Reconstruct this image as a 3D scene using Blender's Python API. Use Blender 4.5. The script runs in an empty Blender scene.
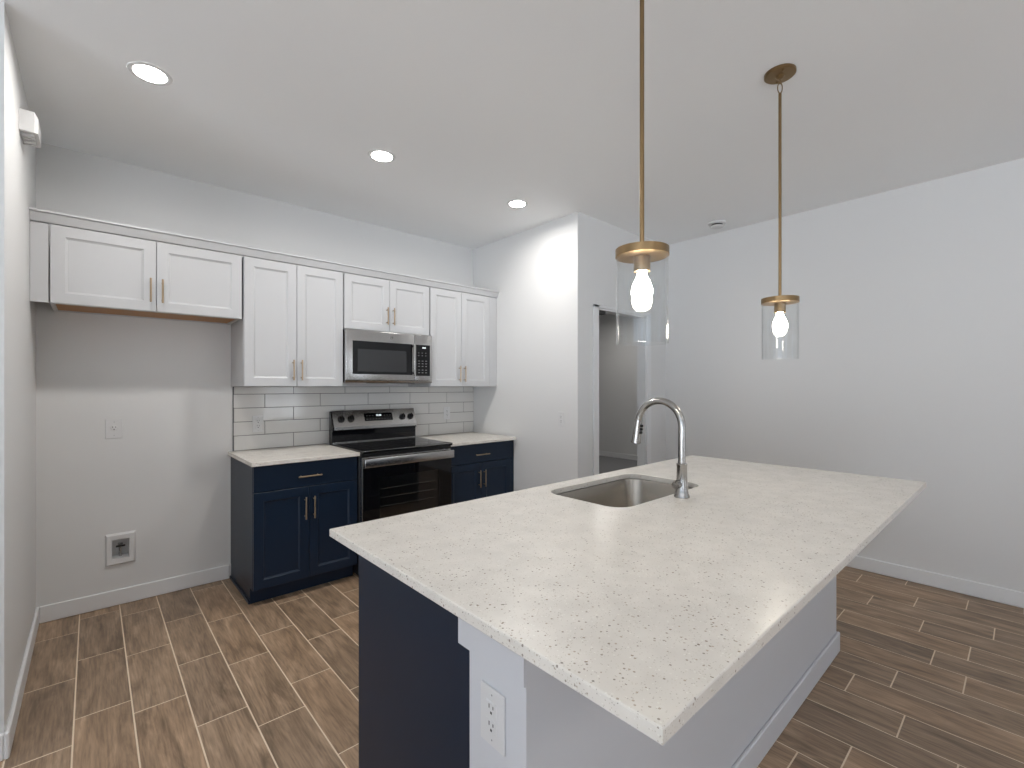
import bpy, bmesh, math, random
from mathutils import Vector, Matrix
random.seed(7)
PI = math.pi
sc = bpy.context.scene
C = sc.collection

# ------------------------------------------------------------------ camera
cam_data = bpy.data.cameras.new('camera')
cam = bpy.data.objects.new('camera', cam_data); C.objects.link(cam); sc.camera = cam
cam_data.sensor_fit = 'HORIZONTAL'; cam_data.sensor_width = 36.0
cam_data.lens = 465.7 / 1024 * 36.0
cam_data.shift_y = (386.6 - 384.0) / 1024
cam_data.clip_start = 0.02
cam.location = (0, 0, 1.372)
cam.rotation_euler = (PI/2, 0, -math.radians(42.05))

# ------------------------------------------------------------------ light and exposure
SKY_COLOUR = (0.18, 0.21, 0.25); GROUND_FILL = (0.90, 0.98, 1.08); SKY_STRENGTH = 6.0  # lower half brighter than the sky, added as upward fill for the ceiling
DOWNLIGHT = 30.0; LAMP_W = 7.8; LAMP_SPREAD = 168.0; DOWN_COLOUR = (1.0, 0.968, 0.93)
BULB = 90.0; BULB_COLOUR = (1.0, 0.91, 0.78)
world = bpy.data.worlds.new('world'); sc.world = world; world.use_nodes = True
wn = world.node_tree.nodes; wl = world.node_tree.links
_tc = wn.new('ShaderNodeTexCoord'); _sx = wn.new('ShaderNodeSeparateXYZ'); _rp = wn.new('ShaderNodeValToRGB')
_mr = wn.new('ShaderNodeMapRange'); _mr.inputs['From Min'].default_value = -1; _mr.inputs['From Max'].default_value = 1
wl.new(_tc.outputs['Generated'], _sx.inputs[0]); wl.new(_sx.outputs['Z'], _mr.inputs['Value']); wl.new(_mr.outputs[0], _rp.inputs[0])
_e = _rp.color_ramp.elements; _e[0].position = 0.47; _e[0].color = (*GROUND_FILL, 1); _e[1].position = 0.53; _e[1].color = (*SKY_COLOUR, 1)
wl.new(_rp.outputs[0], wn['Background'].inputs[0]); wn['Background'].inputs[1].default_value = SKY_STRENGTH
sc.view_settings.view_transform = 'Standard'; sc.view_settings.look = 'None'
sc.view_settings.gamma = 1; sc.view_settings.use_curve_mapping = False
sc.view_settings.exposure = 0.08
sc.cycles.use_denoising = True
sc.cycles.max_bounces = 12; sc.cycles.diffuse_bounces = 8; sc.cycles.glossy_bounces = 5
sc.cycles.transparent_max_bounces = 16; sc.cycles.transmission_bounces = 6
sc.cycles.sample_clamp_indirect = 6.0
sc.cycles.caustics_reflective = False; sc.cycles.caustics_refractive = False

# ------------------------------------------------------------------ measures (metres)
CEIL = 2.79
Y_BACK = 3.84; X_LEFT = -0.24; X_PART = 2.924; X_RIGHT = 4.289; Y_HALL = 2.447
Y_REAR = -4.5; X_FAR = -4.0; X_ROOM = 7.5; Y_ROOM = 7.0; Y_RETURN = 2.53
COUNTER = 0.914; SLAB = 0.026; CAB_TOP = COUNTER - SLAB; CBK = 0.907; CBT = CBK - SLAB

# ------------------------------------------------------------------ materials
def srgb(r, g, b):
    f = lambda c: (c/255/12.92) if c/255 <= 0.04045 else ((c/255+0.055)/1.055)**2.4
    return (f(r), f(g), f(b), 1)
def mat(name, col, rough=0.5, metal=0.0, **kw):
    m = bpy.data.materials.new(name); m.use_nodes = True
    p = m.node_tree.nodes['Principled BSDF']
    p.inputs['Base Color'].default_value = col if len(col) == 4 else (*col, 1)
    p.inputs['Roughness'].default_value = rough; p.inputs['Metallic'].default_value = metal
    for k, v in kw.items(): p.inputs[k.replace('_', ' ')].default_value = v
    return m
def nd(m, t, **kw):
    n = m.node_tree.nodes.new(t)
    for k, v in kw.items(): setattr(n, k, v)
    return n
def lk(m, a, b): m.node_tree.links.new(a, b)
def P(m): return m.node_tree.nodes['Principled BSDF']
def add_bump(m, scale, strength, dist=0.002, stretch=(1, 1, 1), detail=3):
    tc = nd(m, 'ShaderNodeTexCoord'); mp = nd(m, 'ShaderNodeMapping'); mp.inputs['Scale'].default_value = stretch
    n = nd(m, 'ShaderNodeTexNoise'); n.inputs['Scale'].default_value = scale; n.inputs['Detail'].default_value = detail
    b = nd(m, 'ShaderNodeBump'); b.inputs['Strength'].default_value = strength; b.inputs['Distance'].default_value = dist
    lk(m, tc.outputs['Object'], mp.inputs['Vector']); lk(m, mp.outputs[0], n.inputs['Vector'])
    lk(m, n.outputs['Fac'], b.inputs['Height']); lk(m, b.outputs[0], P(m).inputs['Normal'])
    return n
def brushed(name, col, rough, stretch):
    m = mat(name, col, rough, 1.0)
    n = add_bump(m, 60, 0.02, 0.0004, stretch)
    mr = nd(m, 'ShaderNodeMapRange'); mr.inputs['To Min'].default_value = rough-0.06; mr.inputs['To Max'].default_value = rough+0.1
    lk(m, n.outputs['Fac'], mr.inputs['Value']); lk(m, mr.outputs[0], P(m).inputs['Roughness'])
    return m
M = {}
M['wall'] = mat('wall_paint', (0.68, 0.68, 0.675), 0.55); add_bump(M['wall'], 90, 0.08, 0.001)
M['ceiling'] = mat('ceiling_paint', (0.86, 0.87, 0.875), 0.8); add_bump(M['ceiling'], 70, 0.15, 0.002)
M['trim'] = mat('trim_paint', (0.73, 0.735, 0.74), 0.4)
M['white_cab'] = mat('white_cabinet_paint', (0.515, 0.52, 0.53), 0.33)
M['blue_cab'] = mat('navy_cabinet_paint', (0.0065, 0.0165, 0.036), 0.36, Specular_IOR_Level=0.32)
M['knee'] = mat('island_wall_paint', (0.60, 0.612, 0.64), 0.45)
M['plastic'] = mat('white_plastic', (0.66, 0.66, 0.66), 0.35)
M['slot'] = mat('dark_slot', (0.02, 0.02, 0.02), 0.6)
M['steel'] = brushed('stainless_steel', (0.46, 0.455, 0.45), 0.23, (1, 1, 30))
M['sink_steel'] = mat('sink_steel', (0.34, 0.315, 0.28), 0.27, 1.0)
M['nickel'] = mat('brushed_nickel', (0.40, 0.39, 0.375), 0.22, 1.0)
M['brass'] = brushed('aged_brass', (0.26, 0.175, 0.090), 0.34, (1, 1, 10))
M['pull'] = brushed('champagne_brass', (0.42, 0.315, 0.21), 0.30, (8, 8, 1))
M['black_glass'] = mat('black_glass', (0.005, 0.005, 0.006), 0.045, Specular_IOR_Level=0.35)
def pane(name, tint, spec):
    g = bpy.data.materials.new(name); g.use_nodes = True
    g.node_tree.nodes.remove(g.node_tree.nodes['Principled BSDF'])
    lw = nd(g, 'ShaderNodeLayerWeight'); lw.inputs['Blend'].default_value = 0.5
    pw = nd(g, 'ShaderNodeMath', operation='POWER'); lk(g, lw.outputs['Facing'], pw.inputs[0]); pw.inputs[1].default_value = 5.0
    fr = nd(g, 'ShaderNodeMath', operation='MULTIPLY_ADD'); lk(g, pw.outputs[0], fr.inputs[0]); fr.inputs[1].default_value = 0.90; fr.inputs[2].default_value = spec
    tr = nd(g, 'ShaderNodeBsdfTransparent'); tr.inputs['Color'].default_value = tint
    gl = nd(g, 'ShaderNodeBsdfGlossy'); gl.inputs['Roughness'].default_value = 0.03
    mx = nd(g, 'ShaderNodeMixShader')
    lk(g, fr.outputs[0], mx.inputs[0]); lk(g, tr.outputs[0], mx.inputs[1]); lk(g, gl.outputs[0], mx.inputs[2])
    lk(g, mx.outputs[0], g.node_tree.nodes['Material Output'].inputs[0]); return g
M['oven_window'] = pane('oven_window_glass', (0.8, 0.8, 0.8, 1), 0.045)
M['mw_window'] = mat('microwave_window_screen', (0.025, 0.026, 0.028), 0.06, Specular_IOR_Level=0.55)
M['black'] = mat('black_enamel', (0.012, 0.012, 0.013), 0.3)
M['knob'] = mat('black_knob_plastic', (0.008, 0.008, 0.009), 0.35, Specular_IOR_Level=0.3)
M['mark'] = mat('printed_marks', (0.22, 0.22, 0.22), 0.5)
M['ply'] = mat('plywood_underside', srgb(176, 128, 78), 0.5)
nn = add_bump(M['ply'], 22, 0.1, 0.001, (1, 9, 9))
M['bulb_thread'] = mat('bulb_collar', (0.7, 0.68, 0.62), 0.4, 0.6)
def emis(name, col, s):
    m = mat(name, (0.8, 0.8, 0.8), 0.4); p = P(m)
    p.inputs['Emission Color'].default_value = (*col, 1); p.inputs['Emission Strength'].default_value = s
    return m
M['led'] = emis('downlight_diffuser_glow', DOWN_COLOUR, DOWNLIGHT)
M['bulb'] = emis('lit_bulb', BULB_COLOUR, BULB)
M['clock'] = emis('clock_digits', (0.85, 0.95, 1.0), 0.7)
# clear thin glass
M['glass'] = pane('clear_glass', (0.975, 0.98, 0.98, 1), 0.04)

def ramp(m, fac, stops):
    r = nd(m, 'ShaderNodeValToRGB'); e = r.color_ramp.elements
    e[0].position, e[0].color = stops[0]; e[1].position, e[1].color = stops[-1]
    for p, c in stops[1:-1]:
        x = e.new(p); x.color = c
    lk(m, fac, r.inputs[0]); return r
def mixc(m, fac, a, b, mode='MIX'):
    n = nd(m, 'ShaderNodeMix', data_type='RGBA', blend_type=mode)
    if isinstance(fac, float): n.inputs[0].default_value = fac
    else: lk(m, fac, n.inputs[0])
    for s, i in ((a, 6), (b, 7)):
        if isinstance(s, tuple): n.inputs[i].default_value = s
        else: lk(m, s, n.inputs[i])
    return n.outputs[2]

# wood-look floor tile
m = mat('wood_look_tile', (0.2, 0.15, 0.1), 0.42); M['tile'] = m
at = nd(m, 'ShaderNodeAttribute', attribute_name='tile_tone')
tc = nd(m, 'ShaderNodeTexCoord')
off = nd(m, 'ShaderNodeVectorMath', operation='SCALE'); lk(m, at.outputs['Vector'], off.inputs[0]); off.inputs['Scale'].default_value = 37.0
sm = nd(m, 'ShaderNodeVectorMath', operation='ADD'); lk(m, tc.outputs['Object'], sm.inputs[0]); lk(m, off.outputs[0], sm.inputs[1])
mp = nd(m, 'ShaderNodeMapping'); mp.inputs['Scale'].default_value = (9, 1.6, 1); lk(m, sm.outputs[0], mp.inputs[0])
n1 = nd(m, 'ShaderNodeTexNoise'); n1.inputs['Scale'].default_value = 1.6; n1.inputs['Detail'].default_value = 6; n1.inputs['Roughness'].default_value = 0.6; n1.inputs['Distortion'].default_value = 0.9
lk(m, mp.outputs[0], n1.inputs[0])
mp2 = nd(m, 'ShaderNodeMapping'); mp2.inputs['Scale'].default_value = (90, 6, 1); lk(m, sm.outputs[0], mp2.inputs[0])
n2 = nd(m, 'ShaderNodeTexNoise'); n2.inputs['Scale'].default_value = 1.5; n2.inputs['Detail'].default_value = 4; lk(m, mp2.outputs[0], n2.inputs[0])
base = ramp(m, n1.outputs['Fac'], [(0.28, srgb(108, 91, 73)), (0.45, srgb(140, 119, 98)), (0.58, srgb(160, 137, 114)), (0.75, srgb(182, 158, 134))])
fine = ramp(m, n2.outputs['Fac'], [(0.32, (0.70, 0.69, 0.68, 1)), (0.62, (1.12, 1.11, 1.10, 1))])
c1 = mixc(m, 0.85, base.outputs[0], fine.outputs[0], 'MULTIPLY')
tone = ramp(m, at.outputs['Fac'], [(0.0, (0.84, 0.83, 0.83, 1)), (0.5, (1.0, 0.98, 0.96, 1)), (1.0, (1.10, 1.04, 0.98, 1))])
c2 = mixc(m, 1.0, c1, tone.outputs[0], 'MULTIPLY')
lk(m, c2, P(m).inputs['Base Color'])
b = nd(m, 'ShaderNodeBump'); b.inputs['Strength'].default_value = 0.12; b.inputs['Distance'].default_value = 0.001
lk(m, n2.outputs['Fac'], b.inputs['Height']); lk(m, b.outputs[0], P(m).inputs['Normal'])
M['grout'] = mat('floor_grout', srgb(222, 204, 180), 0.9)

# speckled quartz
def quartz(name, base_col, amount):
    m = mat(name, base_col, 0.27)
    tc = nd(m, 'ShaderNodeTexCoord'); cur = base_col
    cl = nd(m, 'ShaderNodeTexNoise'); cl.inputs['Scale'].default_value = 14; cl.inputs['Detail'].default_value = 4
    lk(m, tc.outputs['Object'], cl.inputs[0])
    cr = ramp(m, cl.outputs['Fac'], [(0.3, tuple(x*0.94 for x in base_col[:3])+(1,)), (0.7, tuple(min(1, x*1.05) for x in base_col[:3])+(1,))])
    cur = cr.outputs[0]
    for sc_, rad, thr, lo, hi in ((320, 0.26, 0.84, srgb(150, 140, 128), srgb(206, 198, 184)),
                                  (150, 0.25, 0.91, srgb(96, 84, 72), srgb(170, 152, 130)),
                                  (95, 0.17, 0.93, srgb(72, 66, 60), srgb(120, 92, 66)),
                                  (210, 0.28, 0.93, srgb(226, 224, 216), srgb(236, 234, 226))):
        v = nd(m, 'ShaderNodeTexVoronoi'); v.inputs['Scale'].default_value = sc_
        lk(m, tc.outputs['Object'], v.inputs['Vector'])
        sep = nd(m, 'ShaderNodeSeparateColor'); lk(m, v.outputs['Color'], sep.inputs[0])
        a = nd(m, 'ShaderNodeMath', operation='GREATER_THAN'); lk(m, sep.outputs[0], a.inputs[0]); a.inputs[1].default_value = thr
        d = nd(m, 'ShaderNodeMath', operation='LESS_THAN'); lk(m, v.outputs['Distance'], d.inputs[0]); d.inputs[1].default_value = rad*1.4
        f = nd(m, 'ShaderNodeMath', operation='MULTIPLY'); lk(m, a.outputs[0], f.inputs[0]); lk(m, d.outputs[0], f.inputs[1])
        f2 = nd(m, 'ShaderNodeMath', operation='MULTIPLY'); lk(m, f.outputs[0], f2.inputs[0]); f2.inputs[1].default_value = amount
        cc = mixc(m, sep.outputs[1], lo, hi)
        cur = mixc(m, f2.outputs[0], cur, cc)
    lk(m, cur, P(m).inputs['Base Color'])
    return m
M['quartz'] = quartz('speckled_quartz', (0.70, 0.668, 0.615, 1), 0.7)
M['splash'] = mat('glazed_white_tile', (0.66, 0.65, 0.63), 0.09)
nn = add_bump(M['splash'], 7, 0.25, 0.004, (1, 1, 3), 2)
M['splash_grout'] = mat('grey_tile_grout', (0.15, 0.147, 0.143), 0.9)

# ------------------------------------------------------------------ mesh helpers
WORLD = {}
class MB:
    def __init__(s): s.bm = bmesh.new()
    def box(s, x0, x1, y0, y1, z0, z1, b=0.0, seg=1):
        vs = [s.bm.verts.new((x, y, z)) for x in (x0, x1) for y in (y0, y1) for z in (z0, z1)]
        fs = [(0,1,3,2), (4,6,7,5), (0,4,5,1), (2,3,7,6), (0,2,6,4), (1,5,7,3)]
        F = [s.bm.faces.new([vs[i] for i in f]) for f in fs]
        if b > 0:
            E = list({e for f in F for e in f.edges})
            bmesh.ops.bevel(s.bm, geom=E, offset=b, segments=seg, affect='EDGES', profile=0.5)
        return s
    def loops(s, rings, cap0=True, cap1=True, closed=True):
        R = [[s.bm.verts.new(p) for p in r] for r in rings]
        n = len(R[0])
        for a, b in zip(R, R[1:]):
            for i in range(n if closed else n-1):
                j = (i+1) % n
                s.bm.faces.new((a[i], a[j], b[j], b[i]))
        if cap0: s.bm.faces.new(list(reversed(R[0])))
        if cap1: s.bm.faces.new(R[-1])
        return s
    def lathe(s, c, prof, n=32, axis='Z', cap0=True, cap1=True):
        rings = []
        for r, h in prof:
            ring = []
            for i in range(n):
                a = 2*PI*i/n; u, v = r*math.cos(a), r*math.sin(a)
                if axis == 'Z': p = (c[0]+u, c[1]+v, c[2]+h)
                elif axis == 'Y': p = (c[0]+u, c[1]+h, c[2]+v)
                else: p = (c[0]+h, c[1]+u, c[2]+v)
                ring.append(p)
            rings.append(ring)
        return s.loops(rings, cap0, cap1)
    def tube(s, pts, r, n=12, cap=True):
        pts = [Vector(p) for p in pts]; rs = r if isinstance(r, (list, tuple)) else [r]*len(pts)
        t0 = (pts[1]-pts[0]).normalized()
        ref = Vector((0, 0, 1)) if abs(t0.z) < 0.9 else Vector((1, 0, 0))
        nrm = (ref - t0*ref.dot(t0)).normalized(); rings = []
        for i, p in enumerate(pts):
            a = pts[max(0, i-1)]; bb = pts[min(len(pts)-1, i+1)]
            t = (bb-a).normalized(); nrm = (nrm - t*nrm.dot(t)).normalized(); bi = t.cross(nrm)
            rings.append([p + (nrm*math.cos(2*PI*k/n) + bi*math.sin(2*PI*k/n))*rs[i] for k in range(n)])
        return s.loops(rings, cap, cap)
    def build(s, name, material, parent=None, smooth=False, bevel=0.0):
        bmesh.ops.recalc_face_normals(s.bm, faces=s.bm.faces)
        off = WORLD[parent.name] if parent else Vector((0, 0, 0))
        bmesh.ops.translate(s.bm, verts=s.bm.verts, vec=-off)
        me = bpy.data.meshes.new(name); s.bm.to_mesh(me); s.bm.free()
        if smooth:
            me.polygons.foreach_set('use_smooth', [True]*len(me.polygons))
            try: me.set_sharp_from_angle(angle=math.radians(35))
            except Exception: pass
        me.materials.append(material)
        o = bpy.data.objects.new(name, me); C.objects.link(o)
        WORLD[o.name] = off.copy()
        if parent: o.parent = parent
        return o
def B(*a, **k): return MB().box(*a, **k)
def struct(name, mb, m, smooth=False):
    o = mb.build(name, m, smooth=smooth); o['kind'] = 'structure'; return o
def tag(o, label, cat, group=None):
    o['label'] = label; o['category'] = cat
    if group: o['group'] = group
    return o
def thing(name, label, cat, loc, group=None):
    o = bpy.data.objects.new(name, None); C.objects.link(o); o.location = loc
    o.empty_display_size = 0.05; WORLD[o.name] = Vector(loc)
    return tag(o, label, cat, group)
def dup(root, loc, label, group=None):
    r = root.copy(); C.objects.link(r); r.location = loc; r['label'] = label; WORLD[r.name] = Vector(loc)
    if group: r['group'] = group
    for ch in list(root.children):
        c = ch.copy(); C.objects.link(c); c.parent = r
        for gch in list(ch.children):
            d = gch.copy(); C.objects.link(d); d.parent = c
    return r

# ------------------------------------------------------------------ room shell
T = 0.12
# floor: grout bed with raised wood-look tiles, boards running front to back
PW, PL, GR = 0.184, 0.555, 0.0052
phase = {-1:3.005, 0:3.185, 1:3.07, 2:2.80, 3:2.637, 4:2.28, 5:2.61, 6:2.75, 7:3.05, 8:2.93, 9:2.71, 10:0.58, 11:0.451, 12:0.17,
         13:0.345, 14:0.555, 15:0.422, 16:0.196, 17:0.325, 18:0.203, 19:0.41, 20:0.127, 21:0.48, 22:0.257, 23:0.571}
bm = bmesh.new(); tones = []
def tile(x0, x1, y0, y1):
    if x1-x0 < 0.01 or y1-y0 < 0.01: return
    t = random.random(); e = 0.0006
    lo = [bm.verts.new((x, y, -0.0009)) for x, y in ((x0, y0), (x1, y0), (x1, y1), (x0, y1))]
    hi = [bm.verts.new((x, y, 0.0)) for x, y in ((x0+e, y0+e), (x1-e, y0+e), (x1-e, y1-e), (x0+e, y1-e))]
    bm.faces.new(hi); tones.append(t)
    for i in range(4):
        j = (i+1) % 4; bm.faces.new((lo[i], lo[j], hi[j], hi[i])); tones.append(t)
k0 = int((X_FAR+0.055)/PW)-1; k1 = int((X_ROOM+0.055)/PW)+1
for k in range(k0, k1+1):
    xa, xb = -0.055+k*PW, -0.055+(k+1)*PW
    xa, xb = max(xa+GR/2, X_FAR), min(xb-GR/2, X_ROOM)
    ph = phase.get(k, random.random()*PL) % PL
    ya_lim, yb_lim = Y_REAR, (Y_ROOM if xa > 3.0 else (Y_BACK if xa > X_LEFT-0.05 else Y_RETURN+0.05))
    j = int((ya_lim-ph)/PL)-1
    while ph+j*PL < yb_lim:
        tile(xa, xb, max(ph+j*PL+GR/2, ya_lim), min(ph+(j+1)*PL-GR/2, yb_lim)); j += 1
nt = len(tones)
for q in ((X_FAR, X_ROOM, Y_REAR, Y_ROOM),):
    f = bm.faces.new([bm.verts.new((x, y, -0.0008)) for x, y in ((q[0], q[2]), (q[1], q[2]), (q[1], q[3]), (q[0], q[3]))]); f.material_index = 1
lo = [bm.verts.new((x, y, -0.1)) for x, y in ((X_FAR, Y_REAR), (X_FAR, Y_ROOM), (X_ROOM, Y_ROOM), (X_ROOM, Y_REAR))]
f = bm.faces.new(lo); f.material_index = 1
me = bpy.data.meshes.new('floor'); bm.to_mesh(me); bm.free()
a = me.attributes.new('tile_tone', 'FLOAT', 'FACE'); a.data.foreach_set('value', tones+[0.5]*(len(me.polygons)-nt))
me.materials.append(M['tile']); me.materials.append(M['grout'])
fl = bpy.data.objects.new('floor', me); C.objects.link(fl); fl['kind'] = 'structure'

struct('ceiling', MB().box(X_FAR-T, X_RIGHT+T, Y_REAR-T, Y_HALL+T, CEIL, CEIL+0.1).box(X_LEFT-T, X_RIGHT+T, Y_HALL+T, Y_BACK+T, CEIL, CEIL+0.1)
       .box(X_RIGHT+T, X_ROOM+T, Y_HALL, Y_ROOM+T, CEIL, CEIL+0.1).box(X_PART, X_RIGHT+T, Y_BACK+T, Y_ROOM+T, CEIL, CEIL+0.1), M['ceiling'])
# back wall with a hole for the recessed water box
HX0, HX1, HZ0, HZ1 = 0.090, 0.180, 0.288, 0.414
w = MB()
w.box(X_LEFT-T, HX0, Y_BACK, Y_BACK+T, 0, CEIL).box(HX1, X_PART+T, Y_BACK, Y_BACK+T, 0, CEIL)
w.box(HX0, HX1, Y_BACK, Y_BACK+T, 0, HZ0).box(HX0, HX1, Y_BACK, Y_BACK+T, HZ1, CEIL)
struct('wall_back', w, M['wall'])
struct('wall_left', B(X_LEFT-T, X_LEFT, Y_RETURN, Y_BACK, 0, CEIL), M['wall'])
struct('wall_return', B(X_FAR-T, X_LEFT-T, Y_RETURN, Y_RETURN+T, 0, CEIL), M['wall'])
struct('wall_partition', B(X_PART, X_PART+T, Y_HALL, Y_BACK, 0, CEIL), M['wall'])
OX0, OX1, OZ, TH = 3.186, 3.938, 2.045, 0.09
struct('wall_hall', MB().box(X_PART+T, OX0, Y_HALL, Y_HALL+TH, 0, CEIL).box(OX0, OX1, Y_HALL, Y_HALL+TH, OZ, CEIL)
       .box(OX1, X_RIGHT+T, Y_HALL, Y_HALL+TH, 0, CEIL), M['wall'])
struct('wall_right', B(X_RIGHT, X_RIGHT+T, Y_REAR, Y_HALL, 0, CEIL), M['wall'])
struct('wall_far_left', MB().box(X_FAR-T, X_FAR, Y_REAR, -3.2, 0, CEIL).box(X_FAR-T, X_FAR, 1.2, Y_RETURN, 0, CEIL).box(X_FAR-T, X_FAR, -3.2, 1.2, 2.45, CEIL), M['wall'])
struct('window_3', MB().box(X_FAR-0.09, X_FAR-0.03, -3.2, -3.15, 0, 2.45).box(X_FAR-0.09, X_FAR-0.03, -1.03, -0.97, 0, 2.45).box(X_FAR-0.09, X_FAR-0.03, 1.15, 1.2, 0, 2.45)  # unseen window frame and opening, added to let in more fill light
       .box(X_FAR-0.088, X_FAR-0.032, -3.2, 1.2, 2.40, 2.45), M['trim'])
WX = [(-3.2, -0.4), (3.0, 3.9)]  # out-of-view rear openings, widths shaped by the daylight wanted inside
struct('wall_rear', MB().box(X_FAR-T, WX[0][0], Y_REAR-T, Y_REAR, 0, CEIL).box(WX[0][1], WX[1][0], Y_REAR-T, Y_REAR, 0, CEIL)
       .box(WX[1][1], X_RIGHT+T, Y_REAR-T, Y_REAR, 0, CEIL).box(WX[0][0], WX[0][1], Y_REAR-T, Y_REAR, 2.45, CEIL)
       .box(WX[1][0], WX[1][1], Y_REAR-T, Y_REAR, 2.45, CEIL).box(WX[0][0], WX[0][1], Y_REAR-T, Y_REAR, 0, 0.5), M['wall'])
for i, (a_, b_) in enumerate(WX):
    z0 = 0.5 if i == 0 else 0.0; mb = MB(); f_ = 0.05; mid = (a_+b_)/2
    for x in (a_, mid-f_/2, b_-f_): mb.box(x, x+f_, Y_REAR-0.09, Y_REAR-0.03, z0, 2.45)
    mb.box(a_, b_, Y_REAR-0.088, Y_REAR-0.032, 2.40, 2.45).box(a_, b_, Y_REAR-0.088, Y_REAR-0.032, z0, z0+0.05)
    struct('window_%d' % (i+1), mb, M['trim'])
# the room seen through the hall opening
struct('wall_room_far', B(X_ROOM, X_ROOM+T, Y_HALL, Y_ROOM, 0, CEIL), M['wall'])
struct('wall_room_back', B(X_PART+T, X_ROOM+T, Y_ROOM, Y_ROOM+T, 0, CEIL), M['wall'])
struct('wall_room_left', B(X_PART, X_PART+T, Y_BACK+T, Y_ROOM, 0, CEIL), M['wall'])
struct('wall_room_front', B(X_RIGHT+T, X_ROOM, Y_HALL, Y_HALL+T, 0, CEIL), M['wall'])
# door opening casing, lining and sliding track
cw, ct = 0.066, 0.014
struct('door_1', MB().box(OX0-cw, OX0+0.004, Y_HALL-ct, Y_HALL, 0, OZ+0.02, b=0.003).box(OX1-0.004, OX1+cw, Y_HALL-ct, Y_HALL, 0, OZ+0.02, b=0.003)
       .box(OX0-cw, OX1+cw, Y_HALL-ct, Y_HALL, OZ-0.004, OZ+0.022, b=0.003)
       .box(OX0, OX0+0.016, Y_HALL, Y_HALL+TH, 0, OZ).box(OX1-0.016, OX1, Y_HALL, Y_HALL+TH, 0, OZ).box(OX0, OX1, Y_HALL, Y_HALL+TH, OZ-0.016, OZ), M['trim'])
struct('trim_1', MB().box(OX0+0.016, OX0+0.14, Y_HALL+0.020, Y_HALL+0.070, OZ-0.045, OZ-0.016), M['slot'])
M['carpet'] = mat('grey_carpet', (0.22, 0.22, 0.225), 0.95); add_bump(M['carpet'], 400, 0.4, 0.002)
struct('floor_room', MB().box(X_PART+T, X_ROOM, Y_HALL+TH, Y_ROOM, 0.0003, 0.006), M['carpet'])
# baseboards
BH, BT = 0.098, 0.014
def board(name, *boxes):
    mb = MB()
    for q in boxes: mb.box(*q, 0, BH, b=0.004)
    struct(name, mb, M['trim'])
board('baseboard_back', (X_LEFT+BT, 0.73, Y_BACK-BT, Y_BACK))
board('baseboard_left', (X_LEFT, X_LEFT+BT, Y_RETURN-BT, Y_BACK))
board('baseboard_return', (X_FAR, X_LEFT, Y_RETURN-BT, Y_RETURN))
board('baseboard_right', (X_RIGHT-BT, X_RIGHT, Y_REAR, Y_HALL))
board('baseboard_hall', (OX1+cw, X_RIGHT-BT, Y_HALL-BT, Y_HALL), (X_PART, OX0-cw, Y_HALL-BT, Y_HALL))
board('baseboard_partition', (X_PART-BT, X_PART, Y_HALL-BT, 3.2))
board('baseboard_room', (X_ROOM-BT, X_ROOM, Y_HALL+T, Y_ROOM))

# ------------------------------------------------------------------ cabinet parts
def panel_door(x0, x1, z0, z1, yf, th=0.019, fw=0.056, sgn=1):
    """shaker door; front face at yf looking to -Y (sgn=1) or +Y (sgn=-1)"""
    mb = MB()
    def ring(i, d): 
        y = yf + sgn*d
        return [(x0+i, y, z0+i), (x1-i, y, z0+i), (x1-i, y, z1-i), (x0+i, y, z1-i)]
    mb.loops([ring(0, th), ring(0, 0.0015), ring(0.0015, 0), ring(fw, 0), ring(fw+0.002, 0.003), ring(fw+0.009, 0.0075), ring(fw+0.011, 0.009)])
    return mb
def pull(mb_parent, x, y, z, L, vertical, sgn=1):
    """bar pull standing proud of the face at y"""
    mb = MB(); r = 0.0052; yb = y - sgn*0.030; o = L*0.36
    if vertical:
        mb.tube([(x, yb, z-L/2), (x, yb, z-L/2+0.001), (x, yb, z+L/2-0.001), (x, yb, z+L/2)], [r*0.8, r, r, r*0.8], 12)
        for s in (-1, 1): mb.tube([(x, y, z+s*o), (x, yb, z+s*o)], 0.0042, 10)
    else:
        mb.tube([(x-L/2, yb, z), (x-L/2+0.001, yb, z), (x+L/2-0.001, yb, z), (x+L/2, yb, z)], [r*0.8, r, r, r*0.8], 12)
        for s in (-1, 1): mb.tube([(x+s*o, y, z), (x+s*o, yb, z)], 0.0042, 10)
    return mb.build('handle', M['pull'], mb_parent, smooth=True)

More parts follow.
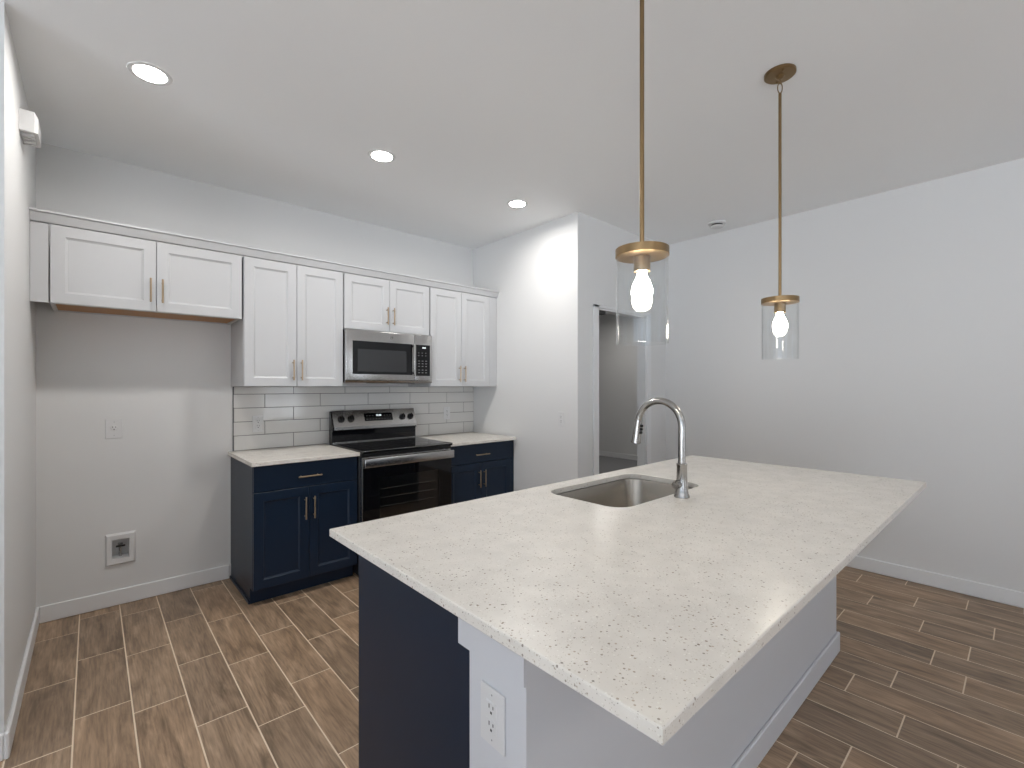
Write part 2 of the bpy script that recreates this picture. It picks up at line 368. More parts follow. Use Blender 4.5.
UY = 3.455            # front of the upper doors
UB = UY+0.020         # front of the carcass
def upper(x0, x1, z0, z1, label, hz, fill=None, ply=False):
    t = thing('wall_cabinet', label, 'cabinet', ((x0+x1)/2, Y_BACK, z0), 'white upper cabinets')
    w = 0.018; mb = MB()
    mb.box(x0, x0+w, UB, Y_BACK-0.001, z0, z1, b=0.001).box(x1-w, x1, UB, Y_BACK-0.001, z0, z1, b=0.001)
    mb.box(x0+w, x1-w, UB, UB+0.018, z0, z0+0.02).box(x0+w, x1-w, UB, UB+0.018, z1-0.03, z1)
    mb.box(x0+w, x1-w, UB, Y_BACK-0.001, z1-0.016, z1).box(x0+w, x1-w, Y_BACK-0.012, Y_BACK-0.001, z0, z1)
    mb.box(x0+w, x1-w, UB+0.018, Y_BACK-0.012, z0+0.016, z0+0.022)
    mb.build('body', M['white_cab'], t)
    if ply:
        B(x0+w, x1-w, UB+0.018, Y_BACK-0.012, z0+0.008, z0+0.0155).build('bottom_panel', M['ply'], t)['label'] = 'bare light brown plywood underside'
    xm = (x0+x1)/2; gp = 0.0016
    for a_, b_, hx in ((x0+0.002, xm-gp, xm-0.028), (xm+gp, x1-0.002, xm+0.028)):
        d = panel_door(a_, b_, z0+0.001, z1-0.003, UY).build('door', M['white_cab'], t)
        pull(d, hx, UY, (hz[0]+hz[1])/2, hz[1]-hz[0], True)
    if fill: B(fill[0], fill[1], UY+0.006, UY+0.024, z0, z1, b=0.001).build('filler_strip', M['white_cab'], t)
    return t
Z1, Z2 = 1.373, 2.232
upper(-0.166, 0.732, 1.815, Z2, 'short wide white two-door cabinet at the left end, over the empty fridge space', (1.866, 2.006), fill=(X_LEFT+0.001, -0.170), ply=True)
upper(0.742, 1.405, Z1, Z2, 'tall white two-door wall cabinet left of the microwave, above the left counter', (1.416, 1.560))
upper(1.412, 2.160, 1.812, Z2, 'short white two-door wall cabinet directly above the microwave', (1.866, 2.006))
upper(2.168, 2.826, Z1, Z2, 'tall white two-door wall cabinet at the right end, beside the partition wall', (1.414, 1.560), fill=(2.829, X_PART-0.001))

# crown board on top of the cabinets
mb = MB(); x0, x1 = X_LEFT+0.001, X_PART-0.001
prof = [(3.462, 2.234), (3.452, 2.234), (3.448, 2.239), (3.432, 2.276), (3.422, 2.281), (3.422, 2.292), (3.470, 2.292), (3.470, 2.234)]
mb.loops([[(x0, y, z) for y, z in prof], [(x1, y, z) for y, z in prof]])
tag(mb.build('crown_moulding', M['white_cab']), 'long white crown moulding running along the tops of the upper cabinets', 'moulding')

BY = 3.205            # front of the base doors
def base(x0, x1, label, hx, fill=None):
    t = thing('base_cabinet', label, 'cabinet', ((x0+x1)/2, Y_BACK, 0), 'navy base cabinets')
    f = BY+0.020; mb = MB()
    mb.box(x0, x1, f, Y_BACK-0.001, 0.100, CBT-0.001, b=0.001)
    mb.build('body', M['blue_cab'], t)
    B(x0, x1, f+0.062, Y_BACK-0.016, 0.0, 0.0998).build('toe_kick', M['blue_cab'], t)
    if x0 < 1: B(x0-0.010, x0-0.0003, f+0.058, Y_BACK-0.016, 0.0, 0.022, b=0.003).build('shoe_moulding', M['blue_cab'], t)
    xm = (x0+x1)/2; L = 0.150
    d = MB().box(x0+0.002, x1-0.002, BY, BY+0.019, 0.714, 0.873, b=0.002).build('drawer', M['blue_cab'], t)
    pull(d, xm+hx, BY, 0.782, L, False)
    for a_, b_, h in ((x0+0.002, xm-0.0016, xm-0.028), (xm+0.0016, x1-0.002, xm+0.028)):
        d = panel_door(a_, b_, 0.106, 0.708, BY).build('door', M['blue_cab'], t)
        pull(d, h, BY, 0.572, 0.148, True)
    if fill: B(fill[0], fill[1], BY+0.012, BY+0.032, 0.0, CBT-0.001).build('filler_strip', M['blue_cab'], t)
base(0.740, 1.407, 'navy blue base cabinet left of the range, its bare side facing the fridge space', 0.0)
base(2.178, 2.880, 'navy blue base cabinet in the corner between the range and the partition wall', 0.0, fill=(2.881, X_PART-0.001))
ex = 0.004
tag(B(0.722, 1.4085, 3.165, Y_BACK-0.001, CBT, CBK, b=0.0025, seg=2).build('countertop', M['quartz']), 'pale quartz countertop on the base cabinet left of the range', 'countertop', 'counters along the back wall')
tag(B(2.1765, X_PART-0.0155, 3.165, Y_BACK-0.001, CBT, CBK, b=0.0025, seg=2).build('countertop', M['quartz']), 'pale quartz countertop in the corner right of the range', 'countertop', 'counters along the back wall')

# ------------------------------------------------------------------ tiled backsplash
t = thing('tile_backsplash', 'glossy white subway tile backsplash with grey grout behind the range', 'backsplash', (1.84, Y_BACK, COUNTER))
SX0, SX1, SZ1 = 0.757, X_PART-0.001, 1.372
B(SX0, SX1, Y_BACK-0.0065, Y_BACK-0.0002, CBK+0.0005, SZ1).build('grout', M['splash_grout'], t)
mb = MB(); zs = [CBK+0.001, 1.015, 1.115, 1.2155, 1.3165, 1.3715]; tw = 0.4075; gh = 0.0020
for i in range(5):
    za, zb = zs[i]+gh, zs[i+1]-gh
    x = 0.962 - (0 if i % 2 else tw/2) - 2*tw
    if i == 4: x = 0.962 - 1.5*tw - tw/2*0
    while x < SX1:
        a_, b_ = max(x+gh, SX0+0.001), min(x+tw-gh, SX1-0.001)
        if b_-a_ > 0.01: mb.box(a_, b_, Y_BACK-0.0095, Y_BACK-0.004, za, zb, b=0.0012)
        x += tw
mb.build('tiles', M['splash'], t)
B(SX0-0.005, SX0, Y_BACK-0.011, Y_BACK-0.0002, CBK+0.0005, SZ1).build('edge_trim', mat('dark_edge_trim', (0.14, 0.14, 0.145), 0.35, 0.8), t)

# ------------------------------------------------------------------ outlets
def oriented(fn, facing, c):
    """maps local (u right, v out, w up) to world for a plate on a wall"""
    if facing == '-Y': return lambda u, v, w_: (c[0]+u, c[1]-v, c[2]+w_)
    return lambda u, v, w_: (c[0]-v, c[1]-u, c[2]+w_)          # facing -X: seen right is -Y
def obox(mb, f, u0, u1, v0, v1, w0, w1, b=0):
    p, q = f(u0, v0, w0), f(u1, v1, w1)
    mb.box(min(p[0], q[0]), max(p[0], q[0]), min(p[1], q[1]), max(p[1], q[1]), min(p[2], q[2]), max(p[2], q[2]), b=b)
def receptacle(parent, f, w0, name='receptacle', r=0.0165):
    mb = MB(); obox(mb, f, -r, r, 0.0055, 0.0075, w0-0.014, w0+0.014, b=0.0006)
    o = mb.build(name, M['plastic'], parent)
    mb = MB()
    obox(mb, f, -0.0080, -0.0053, 0.0072, 0.0077, w0+0.001, w0+0.010)
    obox(mb, f, 0.0050, 0.0077, 0.0072, 0.0077, w0+0.002, w0+0.009)
    obox(mb, f, -0.0028, 0.0028, 0.0072, 0.0077, w0-0.010, w0-0.0045)
    mb.build('slots', M['slot'], o)
def outlet(facing, c, pw, ph, label, kind='duplex', deco=True):
    t = thing('wall_outlet', label, 'outlet', c, 'electrical outlets')
    f = oriented(None, facing, c)
    mb = MB(); obox(mb, f, -pw/2, pw/2, 0.0002, 0.0055, -ph/2, ph/2, b=0.0018); mb.build('cover_plate', M['plastic'], t)
    if kind == 'single':
        mb = MB()
        if facing == '-Y': mb.lathe((c[0], c[1]-0.0055, c[2]+0.006), [(0.0185, 0), (0.0185, -0.002), (0.017, -0.0028)], 24, 'Y')
        o = mb.build('receptacle', M['plastic'], t, smooth=True)
        mb = MB()
        obox(mb, f, -0.0085, -0.0060, 0.0080, 0.0086, 0.006, 0.015); obox(mb, f, 0.0060, 0.0085, 0.0080, 0.0086, 0.006, 0.014)
        obox(mb, f, -0.003, 0.003, 0.0080, 0.0086, -0.006, -0.001); mb.build('slots', M['slot'], o)
    else:
        if deco:
            mb = MB(); obox(mb, f, -0.0185, 0.0185, 0.0050, 0.0066, -0.0345, 0.0345, b=0.0008); mb.build('insert', M['plastic'], t)
        for s in (-1, 1): receptacle(t, f, s*0.0185)
    for s in (-1, 1):
        mb = MB(); h = s*(0.048 if kind != 'single' else 0.042)
        obox(mb, f, -0.0018, 0.0018, 0.0053, 0.0060, h-0.0018, h+0.0018, b=0.0004); mb.build('screw', M['mark'], t)
outlet('-Y', (0.103, Y_BACK, 1.108), 0.084, 0.122, 'white single-socket outlet on the bare wall under the short cabinet', 'single')
outlet('-Y', (0.915, Y_BACK-0.0093, 1.095), 0.074, 0.122, 'white duplex outlet on the backsplash left of the range')
outlet('-Y', (2.591, Y_BACK-0.0093, 1.112), 0.074, 0.122, 'white duplex outlet on the backsplash right of the range')
outlet('-X', (X_PART, 2.622, 1.100), 0.074, 0.120, 'white duplex outlet on the side of the partition wall, near its free corner')
outlet('-X', (0.640, 0.768, 0.664), 0.080, 0.124, 'white duplex outlet on the near end of the island, beneath the countertop')

# recessed water supply box for the refrigerator
t = thing('water_supply_box', 'white recessed water supply box low on the bare wall of the fridge space', 'utility box', (0.135, Y_BACK, 0.351))
mb = MB()
def rr(i, y): return [(0.060+i, y, 0.252+i), (0.210-i, y, 0.252+i), (0.210-i, y, 0.450-i), (0.060+i, y, 0.450-i)]
def ri(y, e=0.0): return [(HX0+0.003+e, y, HZ0+0.003+e), (HX1-0.003-e, y, HZ0+0.003+e), (HX1-0.003-e, y, HZ1-0.003-e), (HX0+0.003+e, y, HZ1-0.003-e)]
mb.loops([rr(0, Y_BACK-0.0003), rr(0.002, Y_BACK-0.004), rr(0.010, Y_BACK-0.014), ri(Y_BACK-0.012), ri(Y_BACK+0.075)], cap0=False, cap1=True)
mb.build('frame', M['plastic'], t)
mb = MB().tube([(0.135, Y_BACK+0.045, HZ0+0.004), (0.135, Y_BACK+0.045, 0.350)], 0.008, 12).tube([(0.135, Y_BACK+0.045, 0.350), (0.135, Y_BACK+0.045, 0.375)], [0.013, 0.013], 12)
mb.tube([(0.135, Y_BACK+0.045, 0.362), (0.135, Y_BACK+0.020, 0.362)], 0.006, 10)
v = mb.build('valve', M['steel'], t, smooth=True)
mb = MB().box(0.112, 0.158, Y_BACK+0.012, Y_BACK+0.020, 0.357, 0.368, b=0.002)
mb.build('lever', M['knob'], v)

# ------------------------------------------------------------------ range
RX0, RX1 = 1.4125, 2.1725
t = thing('electric_range', 'stainless steel electric range with black glass cooktop between the navy cabinets', 'stove', ((RX0+RX1)/2, Y_BACK, 0))
B(RX0, RX1, 3.19, Y_BACK-0.02, 0.02, 0.895, b=0.003).build('body', M['black'], t)
# cooktop glass with a front metal lip and a rear reflection strip
mb = MB().box(RX0, RX1, 3.128, 3.755, 0.896, 0.918, b=0.003, seg=2)
ctop = mb.build('cooktop', M['black_glass'], t)
MB().box(RX0+0.006, RX1-0.006, 3.700, 3.7045, 0.9185, 0.925, b=0.001).build('reflection_strip', M['steel'], ctop)  # thin steel strip standing in for a reflected line below the backguard
MB().box(RX0+0.001, RX1-0.001, 3.1262, 3.1278, 0.912, 0.9165, b=0.0004).build('front_trim', M['steel'], ctop)
ringm = mat('burner_marks', (0.035, 0.035, 0.036), 0.15)
for cx, cy, r in ((1.600, 3.30, 0.110), (1.600, 3.59, 0.080), (1.985, 3.30, 0.085), (1.985, 3.59, 0.110)):
    mb = MB().lathe((cx, cy, 0.918), [(r-0.003, 0.0), (r-0.003, 0.0003), (r, 0.0003), (r, 0.0)], 48, cap0=False, cap1=False)
    mb.build('burner', ringm, ctop)
B(RX0+0.002, RX1-0.002, 3.150, 3.190, 0.872, 0.8955).build('front_rail', M['black'], t)
# door
DY = 3.150
d = B(RX0+0.003, RX1-0.003, DY, 3.188, 0.205, 0.868, b=0.004, seg=2).build('oven_door', M['steel'], t)
WXA, WXB, WZA, WZB = 1.545, 2.045, 0.395, 0.715
def rq(x0, x1, z0, z1, y): return [(x0, y, z0), (x1, y, z0), (x1, y, z1), (x0, y, z1)]
gx0, gx1 = RX0+0.007, RX1-0.004
MB().loops([rq(gx0, gx1, 0.212, 0.792, DY-0.0002), rq(gx0, gx1, 0.212, 0.792, DY-0.0125), rq(WXA, WXB, WZA, WZB, DY-0.0125), rq(WXA, WXB, WZA, WZB, DY-0.0002)], cap0=False, cap1=False).build('door_glass', M['black_glass'], d)
B(WXA+0.0005, WXB-0.0005, DY-0.0012, DY-0.0002, WZA, WZB).build('oven_cavity', M['black'], d)
for z in (0.50, 0.565, 0.63):
    mb = MB().tube([(WXA+0.002, DY-0.005, z), (WXB-0.002, DY-0.005, z)], 0.0016, 8); mb.build('oven_rack', M['steel'], d, smooth=True)
B(WXA+0.0003, WXB-0.0003, DY-0.0122, DY-0.0112, WZA+0.0003, WZB-0.0003).build('window', M['oven_window'], d)
mb = MB(); hx0, hx1 = RX0+0.004, RX1-0.002
mb.box(hx0, hx1, 3.098, 3.118, 0.800, 0.862, b=0.005, seg=3)
for x in (hx0+0.03, hx1-0.03): mb.box(x-0.016, x+0.016, 3.116, DY+0.001, 0.815, 0.850, b=0.003)
mb.build('handle', M['steel'], d, smooth=True)
w_ = B(RX0+0.003, RX1-0.003, DY, 3.188, 0.045, 0.198, b=0.004, seg=2).build('storage_drawer', M['steel'], t)
# backguard: sides, steel sloping panel, ledge and black lower glass
mb = MB()
pr = [(3.705, 0.919), (3.767, 0.919), (3.767, 1.172), (3.745, 1.172), (3.690, 1.046), (3.690, 1.012), (3.705, 1.008)]
mb.loops([[(RX0+0.004, y, z) for y, z in pr], [(RX1-0.004, y, z) for y, z in pr]])
bg = mb.build('backguard', M['black_glass'], t)
mb = MB(); pr = [(3.7435, 1.176), (3.767, 1.176), (3.767, 1.172), (3.7445, 1.172), (3.6890, 1.0455), (3.6890, 1.024), (3.685, 1.024), (3.685, 1.046)]
mb.loops([[(RX0+0.014, y, z) for y, z in pr], [(RX1, y, z) for y, z in pr]])
mb.build('control_panel', M['steel'], t)
S0 = Vector((0, 3.685, 1.046)); S1 = Vector((0, 3.7435, 1.176)); sd = (S1-S0).normalized(); sn = Vector((0, -sd.z, sd.y))
def slope_box(x0, x1, a0, a1, h0, h1, mb):
    pts = []
    for x in (x0, x1):
        for a_ in (a0, a1):
            for h in (h0, h1):
                p = S0 + sd*a_ + sn*h; pts.append((x, p.y, p.z))
    vs = [mb.bm.verts.new(p) for p in pts]
    for f in [(0,1,3,2), (4,6,7,5), (0,4,5,1), (2,3,7,6), (0,2,6,4), (1,5,7,3)]: mb.bm.faces.new([vs[i] for i in f])
    return mb
dsp = slope_box(1.690, 1.945, 0.042, 0.110, 0.0, 0.002, MB()).build('display', M['black_glass'], t)
for r in range(2):
    for k in range(9):
        if 3 <= k <= 4 and r == 1: continue
        x = 1.708 + k*0.0265; slope_box(x, x+0.010, 0.055+r*0.030, 0.059+r*0.030, 0.002, 0.0024, MB()).build('button', M['mark'], dsp)
mb = MB()
for x in (1.800, 1.811, 1.824, 1.835): slope_box(x, x+0.007, 0.082, 0.098, 0.002, 0.0024, mb)
mb.build('clock', M['clock'], dsp)
for kx in (1.492, 1.574, 2.040, 2.120):
    p = S0 + sd*0.066 + Vector((kx, 0, 0)); mb = MB(); rings = []
    for r, h in ((0.027, 0.0005), (0.027, 0.006), (0.022, 0.008), (0.020, 0.024), (0.018, 0.026)):
        rings.append([p + sn*h + Vector((1, 0, 0))*r*math.cos(2*PI*i/28) + sd*r*math.sin(2*PI*i/28) for i in range(28)])
    mb.loops(rings); 
    kb = mb.build('knob', M['knob'], t, smooth=True)
    slope_box(kx-0.0035, kx+0.0035, 0.066-0.019, 0.066+0.021, 0.026, 0.034, MB()).build('grip', M['knob'], kb)

# ------------------------------------------------------------------ microwave
MX0, MX1, MZ0, MZ1, MY = 1.4125, 2.1595, 1.402, 1.806, 3.418
t = thing('microwave', 'stainless steel over-the-range microwave with dark window below the short cabinet', 'microwave', ((MX0+MX1)/2, Y_BACK, MZ0))
B(MX0, MX1, MY+0.030, Y_BACK-0.012, MZ0+0.004, MZ1-0.002, b=0.002).build('body', M['black'], t)
DXR = 1.993
d = MB().box(MX0-0.004, DXR, MY, MY+0.0295, MZ0+0.018, MZ1, b=0.006, seg=3).build('door', M['steel'], t, smooth=True)
B(1.462, 1.972, MY-0.0022, MY+0.002, 1.468, 1.722, b=0.001).build('glass', M['black_glass'], d)
B(1.500, 1.915, MY-0.0032, MY-0.002, 1.488, 1.660, b=0.0004).build('window', M['mw_window'], d)
mb = MB().box(1.968, 1.990, MY-0.030, MY-0.018, 1.464, 1.728, b=0.005, seg=2)
for z in (1.485, 1.706): mb.box(1.973, 1.986, MY-0.020, MY+0.001, z-0.010, z+0.010, b=0.002)
mb.build('handle', M['steel'], d, smooth=True)
lg = MB().lathe((1.783, MY-0.0008, 1.764), [(0.0145, 0.0), (0.0145, -0.0012), (0.0125, -0.0016)], 32, 'Y').build('emblem', M['nickel'], d, smooth=True)
mb = MB().lathe((1.783, MY-0.0024, 1.764), [(0.0118, 0.0), (0.0118, -0.0004), (0.0104, -0.0004), (0.0104, 0)], 32, 'Y', False, False)
for s in (-1, 1):   # curled monogram strokes inside the ring
    mb.tube([(1.783+s*(0.0015+0.0042*abs(math.cos(a_*0.5))), MY-0.0028, 1.764+0.0062*math.sin(a_)) for a_ in [(-1.3+0.26*i) for i in range(11)]], 0.0007, 6)
mb.tube([(1.783-0.003, MY-0.0028, 1.764), (1.783+0.003, MY-0.0028, 1.764)], 0.0007, 6)
mb.build('emblem_mark', M['knob'], lg)
cp = MB().box(DXR+0.002, MX1+0.004, MY, MY+0.0295, MZ0+0.018, MZ1, b=0.005, seg=3).build('control_section', M['steel'], t, smooth=True)
B(2.006, 2.140, MY-0.0022, MY+0.002, 1.462, 1.722, b=0.001).build('keypad', M['black_glass'], cp)
for r in range(8):
    for k in range(3):
        z = 1.486 + r*0.0225 + (0.008 if r > 1 else 0); x = 2.025 + k*0.034
        if r == 5: continue
        B(x, x+(0.016 if r < 6 else 0.010), MY-0.0027, MY-0.0020, z, z+0.005).build('button', M['mark'], cp)
mb = MB()
for x in (2.066, 2.074, 2.084, 2.092): mb.box(x, x+0.0055, MY-0.0027, MY-0.0020, 1.692, 1.704)
mb.build('clock', M['clock'], cp)
mb = MB(); n = 14; x0_, x1_ = MX0-0.004, MX1+0.004
prf = lambda x: MY+0.002 - 0.010*math.sin(PI*(x-x0_)/(x1_-x0_))
top = [(x0_+(x1_-x0_)*i/n) for i in range(n+1)]
ringf = [(x, prf(x), MZ0+0.016) for x in top] + [(x1_, MY+0.03, MZ0+0.016), (x0_, MY+0.03, MZ0+0.016)]
ringb = [(x, prf(x)+0.008, MZ0) for x in top] + [(x1_, MY+0.03, MZ0), (x0_, MY+0.03, MZ0)]
mb.loops([ringf, ringb]); mb.build('bottom_strip', M['steel'], t)
mb = MB().box(1.58, 2.00, MY+0.008, MY+0.026, MZ0-0.004, MZ0, b=0.001); mb.build('vent_grille', M['slot'], t)

# ------------------------------------------------------------------ island
IX0, IX1, IY0, IY1 = 0.568, 2.976, 0.328, 1.508
KX0, KX1, KY0, KY1 = 0.640, 2.868, 0.667, 0.854
t = thing('island_partition', 'painted half wall with baseboard carrying the seating side of the island', 'half wall', ((KX0+KX1)/2, KY0, 0))
B(KX0, KX1, KY0, KY1, 0, CAB_TOP-0.001).build('knee_wall', M['knee'], t)
B(KX0-0.007, KX0-0.0003, KY0+0.0002, KY1, 0.776, CAB_TOP-0.001).build('end_cap_board', M['knee'], t)
bb = MB().box(KX0-0.0, KX1+BT, KY0-BT, KY0-0.0002, 0, 0.1, b=0.004).box(KX1+0.0002, KX1+BT, KY0-0.001, KY1, 0, 0.1, b=0.004)
bb.build('baseboard', M['knee'], t)
CY1 = 1.448
t = thing('island_cabinet', 'navy blue cabinet run beneath the island countertop, its plain end panel facing left', 'cabinet', ((KX0+KX1)/2, 1.15, 0))
B(KX0-0.007, KX0-0.0012, KY1+0.0001, 0.889, 0.776, CAB_TOP-0.001).build('end_cap_board', M['knee'], t)['label'] = 'white painted board end'
B(KX0-0.001, KX0+0.018, KY1+0.0003, CY1, 0.0, CAB_TOP-0.001, b=0.001).build('end_panel', M['blue_cab'], t)
B(KX1-0.018, KX1, KY1+0.0003, CY1, 0.0, CAB_TOP-0.001, b=0.001).build('end_panel', M['blue_cab'], t)
mb = MB().box(KX0+0.0185, KX1-0.0185, KY1+0.001, KY1+0.012, 0.1, CAB_TOP-0.002).box(KX0+0.0185, KX1-0.0185, KY1+0.012, CY1-0.021, 0.100, 0.118)
for x in (1.36, 2.20): mb.box(x, x+0.018, KY1+0.012, CY1-0.021, 0.118, CAB_TOP-0.002)
mb.box(KX0+0.0185, KX1-0.0185, CY1-0.04, CY1-0.0205, 0.69, 0.73).build('body', M['blue_cab'], t)
B(KX0+0.019, KX1-0.019, CY1-0.09, CY1-0.075, 0.0, 0.099).build('toe_kick', M['blue_cab'], t)
for a_, b_ in ((0.660, 1.010), (1.013, 1.365), (1.368, 1.785), (1.788, 2.205), (2.208, 2.512), (2.515, 2.823)):
    d = panel_door(a_, b_, 0.106, 0.884 if 1.3 < a_ < 2.1 else 0.708, CY1, sgn=-1).build('door', M['blue_cab'], t)
    if not 1.3 < a_ < 2.1:
        e = B(a_, b_, CY1-0.019, CY1, 0.716, 0.880, b=0.002).build('drawer', M['blue_cab'], t)
        pull(e, (a_+b_)/2, CY1, 0.80, 0.15, False, -1)

# island slab with rounded sink cut-out
SKX0, SKX1, SKY0, SKY1, SKR = 1.465, 2.130, 1.016, 1.418, 0.080
def rrect(x0, x1, y0, y1, r, z, n=7):
    pts = []
    for cx, cy, a0 in ((x1-r, y0+r, -PI/2), (x1-r, y1-r, 0), (x0+r, y1-r, PI/2), (x0+r, y0+r, PI)):
        for i in range(n+1):
            a_ = a0 + PI/2*i/n; pts.append((cx+r*math.cos(a_), cy+r*math.sin(a_), z))
    return pts
bm = bmesh.new(); bev = 0.003
def loop_edges(pts):
    vs = [bm.verts.new(p) for p in pts]
    return vs, [bm.edges.new((vs[i], vs[(i+1) % len(vs)])) for i in range(len(vs))]
def outer(e, z): return [(IX0+e, IY0+e, z), (IX1-e, IY0+e, z), (IX1-e, IY1-e, z), (IX0+e, IY1-e, z)]
hole = lambda e, z: rrect(SKX0-e, SKX1+e, SKY0-e, SKY1+e, SKR+e, z)
levels = [(bev, COUNTER), (0.0009, COUNTER-0.0009), (0, COUNTER-bev), (0, CAB_TOP+bev), (bev, CAB_TOP)]
VO = []; VH = []
for i, (e, z) in enumerate(levels):
    vo, eo = loop_edges(outer(e, z)); vh, eh = loop_edges(hole(e, z)); VO.append(vo); VH.append(vh)
    if i in (0, len(levels)-1): bmesh.ops.triangle_fill(bm, edges=eo+eh, use_beauty=True, normal=(0, 0, 1 if i == 0 else -1))
for V in (VO, VH):
    for a_, b_ in zip(V, V[1:]):
        for i in range(len(a_)):
            j = (i+1) % len(a_); bm.faces.new((a_[i], a_[j], b_[j], b_[i]))
mb = MB(); mb.bm.free(); mb.bm = bm
tag(mb.build('island_countertop', M['quartz']), 'large pale speckled quartz countertop covering the kitchen island', 'countertop')

# undermount sink
t = thing('kitchen_sink', 'stainless steel undermount sink set into the island countertop', 'sink', (1.803, 1.224, 0.684))
mb = MB(); zt = CAB_TOP-0.0005
R = lambda e, z, rr_: rrect(SKX0+e, SKX1-e, SKY0+e, SKY1-e, rr_, z)
mb.loops([R(-0.020, zt, SKR+0.02), R(0.002, zt, SKR), R(0.004, zt-0.004, SKR-0.002), R(0.010, 0.712, SKR-0.008), R(0.018, 0.697, SKR-0.016), R(0.040, 0.690, SKR-0.03), R(0.12, 0.686, 0.02)], cap0=False, cap1=True)
mb.build('basin', M['sink_steel'], t, smooth=True)
dr = MB().lathe((1.803, 1.26, 0.6865), [(0.045, 0.0), (0.045, 0.003), (0.036, 0.003), (0.030, 0.001)], 32).build('drain', M['nickel'], t, smooth=True)

# faucet
FX, FY = 1.816, 0.962
t = thing('kitchen_faucet', 'brushed nickel gooseneck pull-down faucet behind the island sink', 'faucet', (FX, FY, COUNTER))
MB().lathe((FX, FY, COUNTER+0.0003), [(0.031, 0.0), (0.031, 0.006), (0.027, 0.014), (0.0235, 0.035), (0.0215, 0.075), (0.0205, 0.130), (0.0215, 0.132), (0.0215, 0.139), (0.016, 0.141)], 32).build('base', M['nickel'], t, smooth=True)
rad = 0.1035; zc = 1.207; pts = [(FX, FY, COUNTER+0.135), (FX, FY, 1.12), (FX, FY, zc)]
for i in range(1, 19):
    a_ = math.radians(172)*i/18
    pts.append((FX, FY+rad-rad*math.cos(a_), zc+rad*math.sin(a_)))
MB().tube(pts, 0.0150, 18).build('spout', M['nickel'], t, smooth=True)
e1 = Vector(pts[-1]); dd_ = (e1-Vector(pts[-2])).normalized(); dd_ = Vector((0, 0.14, -1)).normalized()
sp = MB().tube([e1-dd_*0.004, e1-dd_*0.003, e1+dd_*0.030, e1+dd_*0.075, e1+dd_*0.101, e1+dd_*0.104], [0.0155, 0.0168, 0.0175, 0.0195, 0.0215, 0.019], 20).build('spray_head', M['nickel'], t, smooth=True)
nv = Vector((0, -dd_.z*-1, 0)); side = Vector((0, dd_.z, -dd_.y)).normalized()
mb = MB()
for k in (0.022, 0.037, 0.052):
    c_ = e1+dd_*k+side*0.0185; mb.lathe((c_.x, c_.y, c_.z), [(0.006, -0.006), (0.0085, 0.0), (0.006, 0.006)], 12)
mb.build('spray_button', M['knob'], sp, smooth=True)
lh = MB().tube([(FX-0.018, FY+0.004, COUNTER+0.055), (FX-0.046, FY+0.004, COUNTER+0.055)], 0.0155, 20).build('handle', M['nickel'], t, smooth=True)
MB().tube([(FX-0.040, FY+0.004, COUNTER+0.060), (FX-0.050, FY-0.004, COUNTER+0.075), (FX-0.062, FY-0.03, COUNTER+0.082)], [0.0055, 0.005, 0.004], 12).build('lever', M['nickel'], lh, smooth=True)

# ------------------------------------------------------------------ pendants
def pendant(x, y, label):
    t = thing('pendant_light', label, 'pendant lamp', (x, y, CEIL), 'brass and glass pendants over the island')
    cp_ = MB().lathe((x, y, CEIL), [(0.064, -0.0003), (0.064, -0.010), (0.060, -0.0135), (0.020, -0.016), (0.012, -0.026), (0.006, -0.028)], 40).build('canopy', M['brass'], t, smooth=True)
    for a_ in (0.6, 0.6+PI):
        MB().lathe((x+0.044*math.cos(a_), y+0.044*math.sin(a_), CEIL-0.0135), [(0.006, 0), (0.006, -0.004), (0.003, -0.006)], 12).build('screw', M['brass'], cp_, smooth=True)
    mb = MB(); zc_ = CEIL-0.048
    def oval(cz, hz_, hr, r, turn):
        P_ = []
        for i in range(21):
            a_ = 2*PI*i/20; u = hr*math.cos(a_); P_.append((x+u*math.cos(turn), y+u*math.sin(turn), cz+hz_*math.sin(a_)))
        mb.tube(P_, r, 8, cap=False)
    oval(CEIL-0.038, 0.012, 0.009, 0.0022, 0.3); oval(CEIL-0.068, 0.024, 0.010, 0.0022, -0.8)
    mb.build('chain_link', M['brass'], t, smooth=True)
    MB().tube([(x, y, CEIL-0.090), (x, y, CEIL-0.093), (x, y, 1.79), (x, y, 1.771)], [0.004, 0.0065, 0.0065, 0.0065], 14).build('rod', M['brass'], t, smooth=True)
    MB().lathe((x, y, 1.749), [(0.0735, 0.0), (0.0757, 0.0002), (0.0757, 0.0225), (0.0735, 0.0230)], 64).build('cap', M['brass'], t, smooth=True)
    MB().lathe((x, y, 1.706), [(0.0205, 0.0), (0.0235, 0.0), (0.0235, 0.0428)], 32, cap0=True).build('socket', M['brass'], t, smooth=True)
    R0, R1, za, zb = 0.0735, 0.0708, 1.496, 1.7488
    MB().lathe((x, y, 0), [(R1, zb), (R1, za+0.001), ((R0+R1)/2, za), (R0, za+0.001), (R0, zb)], 64, cap0=False, cap1=False).build('glass_shade', M['glass'], t, smooth=True)
    prof = [(0.013, 1.7055), (0.0135, 1.697), (0.017, 1.687), (0.0245, 1.672), (0.0295, 1.655), (0.0300, 1.645), (0.0275, 1.631), (0.021, 1.620), (0.012, 1.6145), (0.004, 1.6130)]
    MB().lathe((x, y, 0), prof, 28).build('bulb', M['bulb'], t, smooth=True)
    return t
p1 = pendant(1.187, 0.752, 'larger-looking brass and glass cylinder pendant nearer the camera, its rod leaving the frame')
dup(p1, (2.310, 0.752, CEIL), 'farther brass and glass cylinder pendant on the right, with its round ceiling canopy visible')

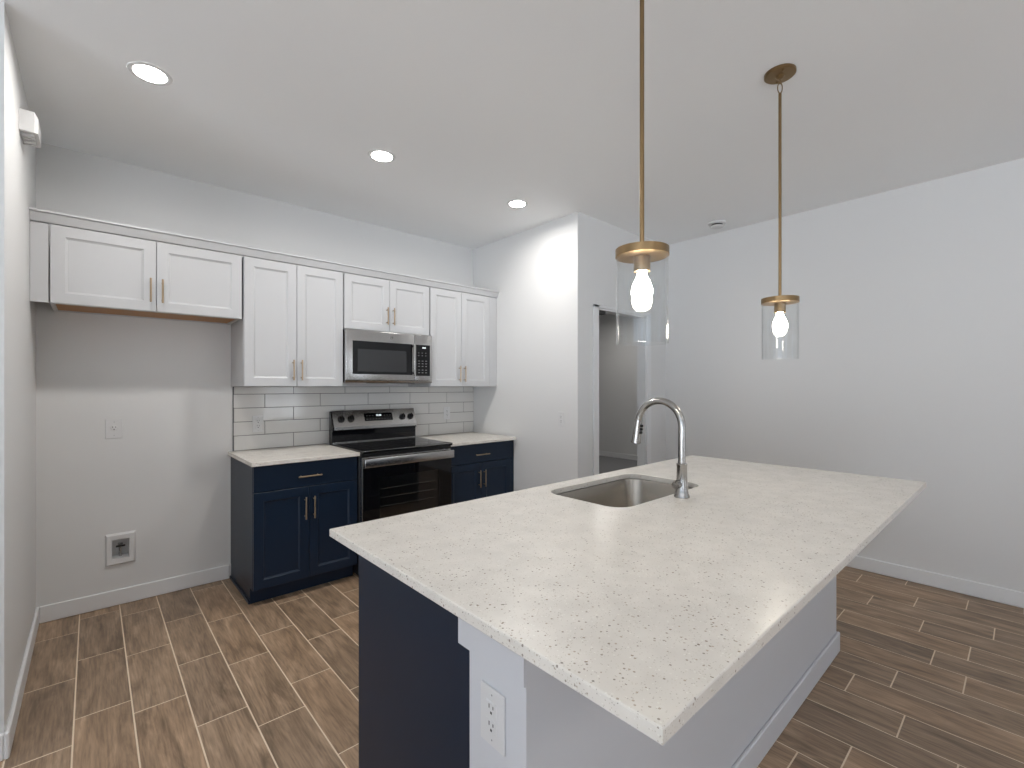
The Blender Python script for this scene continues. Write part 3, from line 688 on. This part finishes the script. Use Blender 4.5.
# ------------------------------------------------------------------ ceiling fixtures
def downlight(x, y, label, z=CEIL):
    t = thing('recessed_light', label, 'ceiling light', (x, y, z), 'recessed downlights')
    MB().lathe((x, y, z), [(0.0615, -0.0022), (0.066, -0.0040), (0.080, -0.003), (0.083, -0.0003)], 48, cap0=False, cap1=False).build('trim_ring', M['plastic'], t, smooth=True)
    ld = bpy.data.lights.new('lamp', 'AREA'); ld.shape = 'DISK'; ld.size = 0.11; ld.energy = LAMP_W; ld.color = DOWN_COLOUR; ld.spread = math.radians(LAMP_SPREAD)
    lo_ = bpy.data.objects.new('lamp', ld); C.objects.link(lo_); lo_.parent = t; lo_.location = (0, 0, -0.0065)
    MB().lathe((x, y, z), [(0.0612, -0.0006), (0.0612, -0.0040), (0.057, -0.0052)], 48).build('diffuser', M['led'], t)
    return t
d0 = downlight(0.196, 2.665, 'lit recessed light in the kitchen ceiling nearest the left wall')
dup(d0, (1.324, 2.662, CEIL), 'lit recessed light, middle one of the three in the kitchen ceiling')
dup(d0, (2.450, 2.655, CEIL), 'lit recessed light in the kitchen ceiling nearest the partition wall')
for i, (x, y) in enumerate(((-1.6, -0.6), (0.3, -2.2), (1.9, -2.4), (5.2, 3.6), (6.5, 4.9))):  # unseen copies added as fill for the living side and the far room
    dup(d0, (x, y, CEIL), ('added unseen fill light in the ceiling on the living side, far left of the camera', 'added unseen fill light in the ceiling behind the camera, left one',
        'added unseen fill light in the ceiling behind the camera, right one', 'added unseen fill light nearer the door in the room beyond the hall opening', 'added unseen fill light deep in the room beyond the hall opening')[i])

t = thing('smoke_detector', 'small round white smoke detector on the ceiling near the right wall', 'smoke detector', (4.023, 1.807, CEIL))
MB().lathe((4.023, 1.807, CEIL), [(0.070, -0.0003), (0.070, -0.010), (0.062, -0.014)], 40).build('mount', M['plastic'], t, smooth=True)
MB().lathe((4.023, 1.807, CEIL), [(0.046, -0.0145), (0.046, -0.030)], 40).build('sensor_gap', M['slot'], t, smooth=True)
MB().lathe((4.023, 1.807, CEIL), [(0.056, -0.0295), (0.052, -0.038), (0.035, -0.044), (0.010, -0.045)], 40).build('cover', M['plastic'], t, smooth=True)

t = thing('door_chime', 'white louvred chime box high on the left wall near the ceiling', 'door chime', (X_LEFT, 3.075, 2.50))
cx0, cx1, cy0, cy1, cz0, cz1 = X_LEFT+0.0003, X_LEFT+0.060, 2.985, 3.165, 2.510, 2.602
mb = MB()
A = [(cx0, y, z) for y, z in ((cy0, cz0), (cy1, cz0), (cy1, cz1), (cy0, cz1))]
Bq = [(cx1-0.012, y, z) for y, z in ((cy0, cz0), (cy1, cz0), (cy1, cz1), (cy0, cz1))]
Cq = [(cx1, y, z) for y, z in ((cy0+0.012, cz0+0.002), (cy1-0.012, cz0+0.002), (cy1-0.012, cz1-0.02), (cy0+0.012, cz1-0.02))]
mb.loops([A, Bq, Cq]); mb.build('cover', M['plastic'], t)
for k in range(4):
    y = cy0+0.025+k*0.036
    B(cx0+0.006, cx1-0.014, y, y+0.020, cz0-0.010, cz0-0.0002, b=0.001).build('louvre', M['plastic'], t)
print('faces', sum(len(o.data.polygons) for o in C.objects if o.type == 'MESH'))
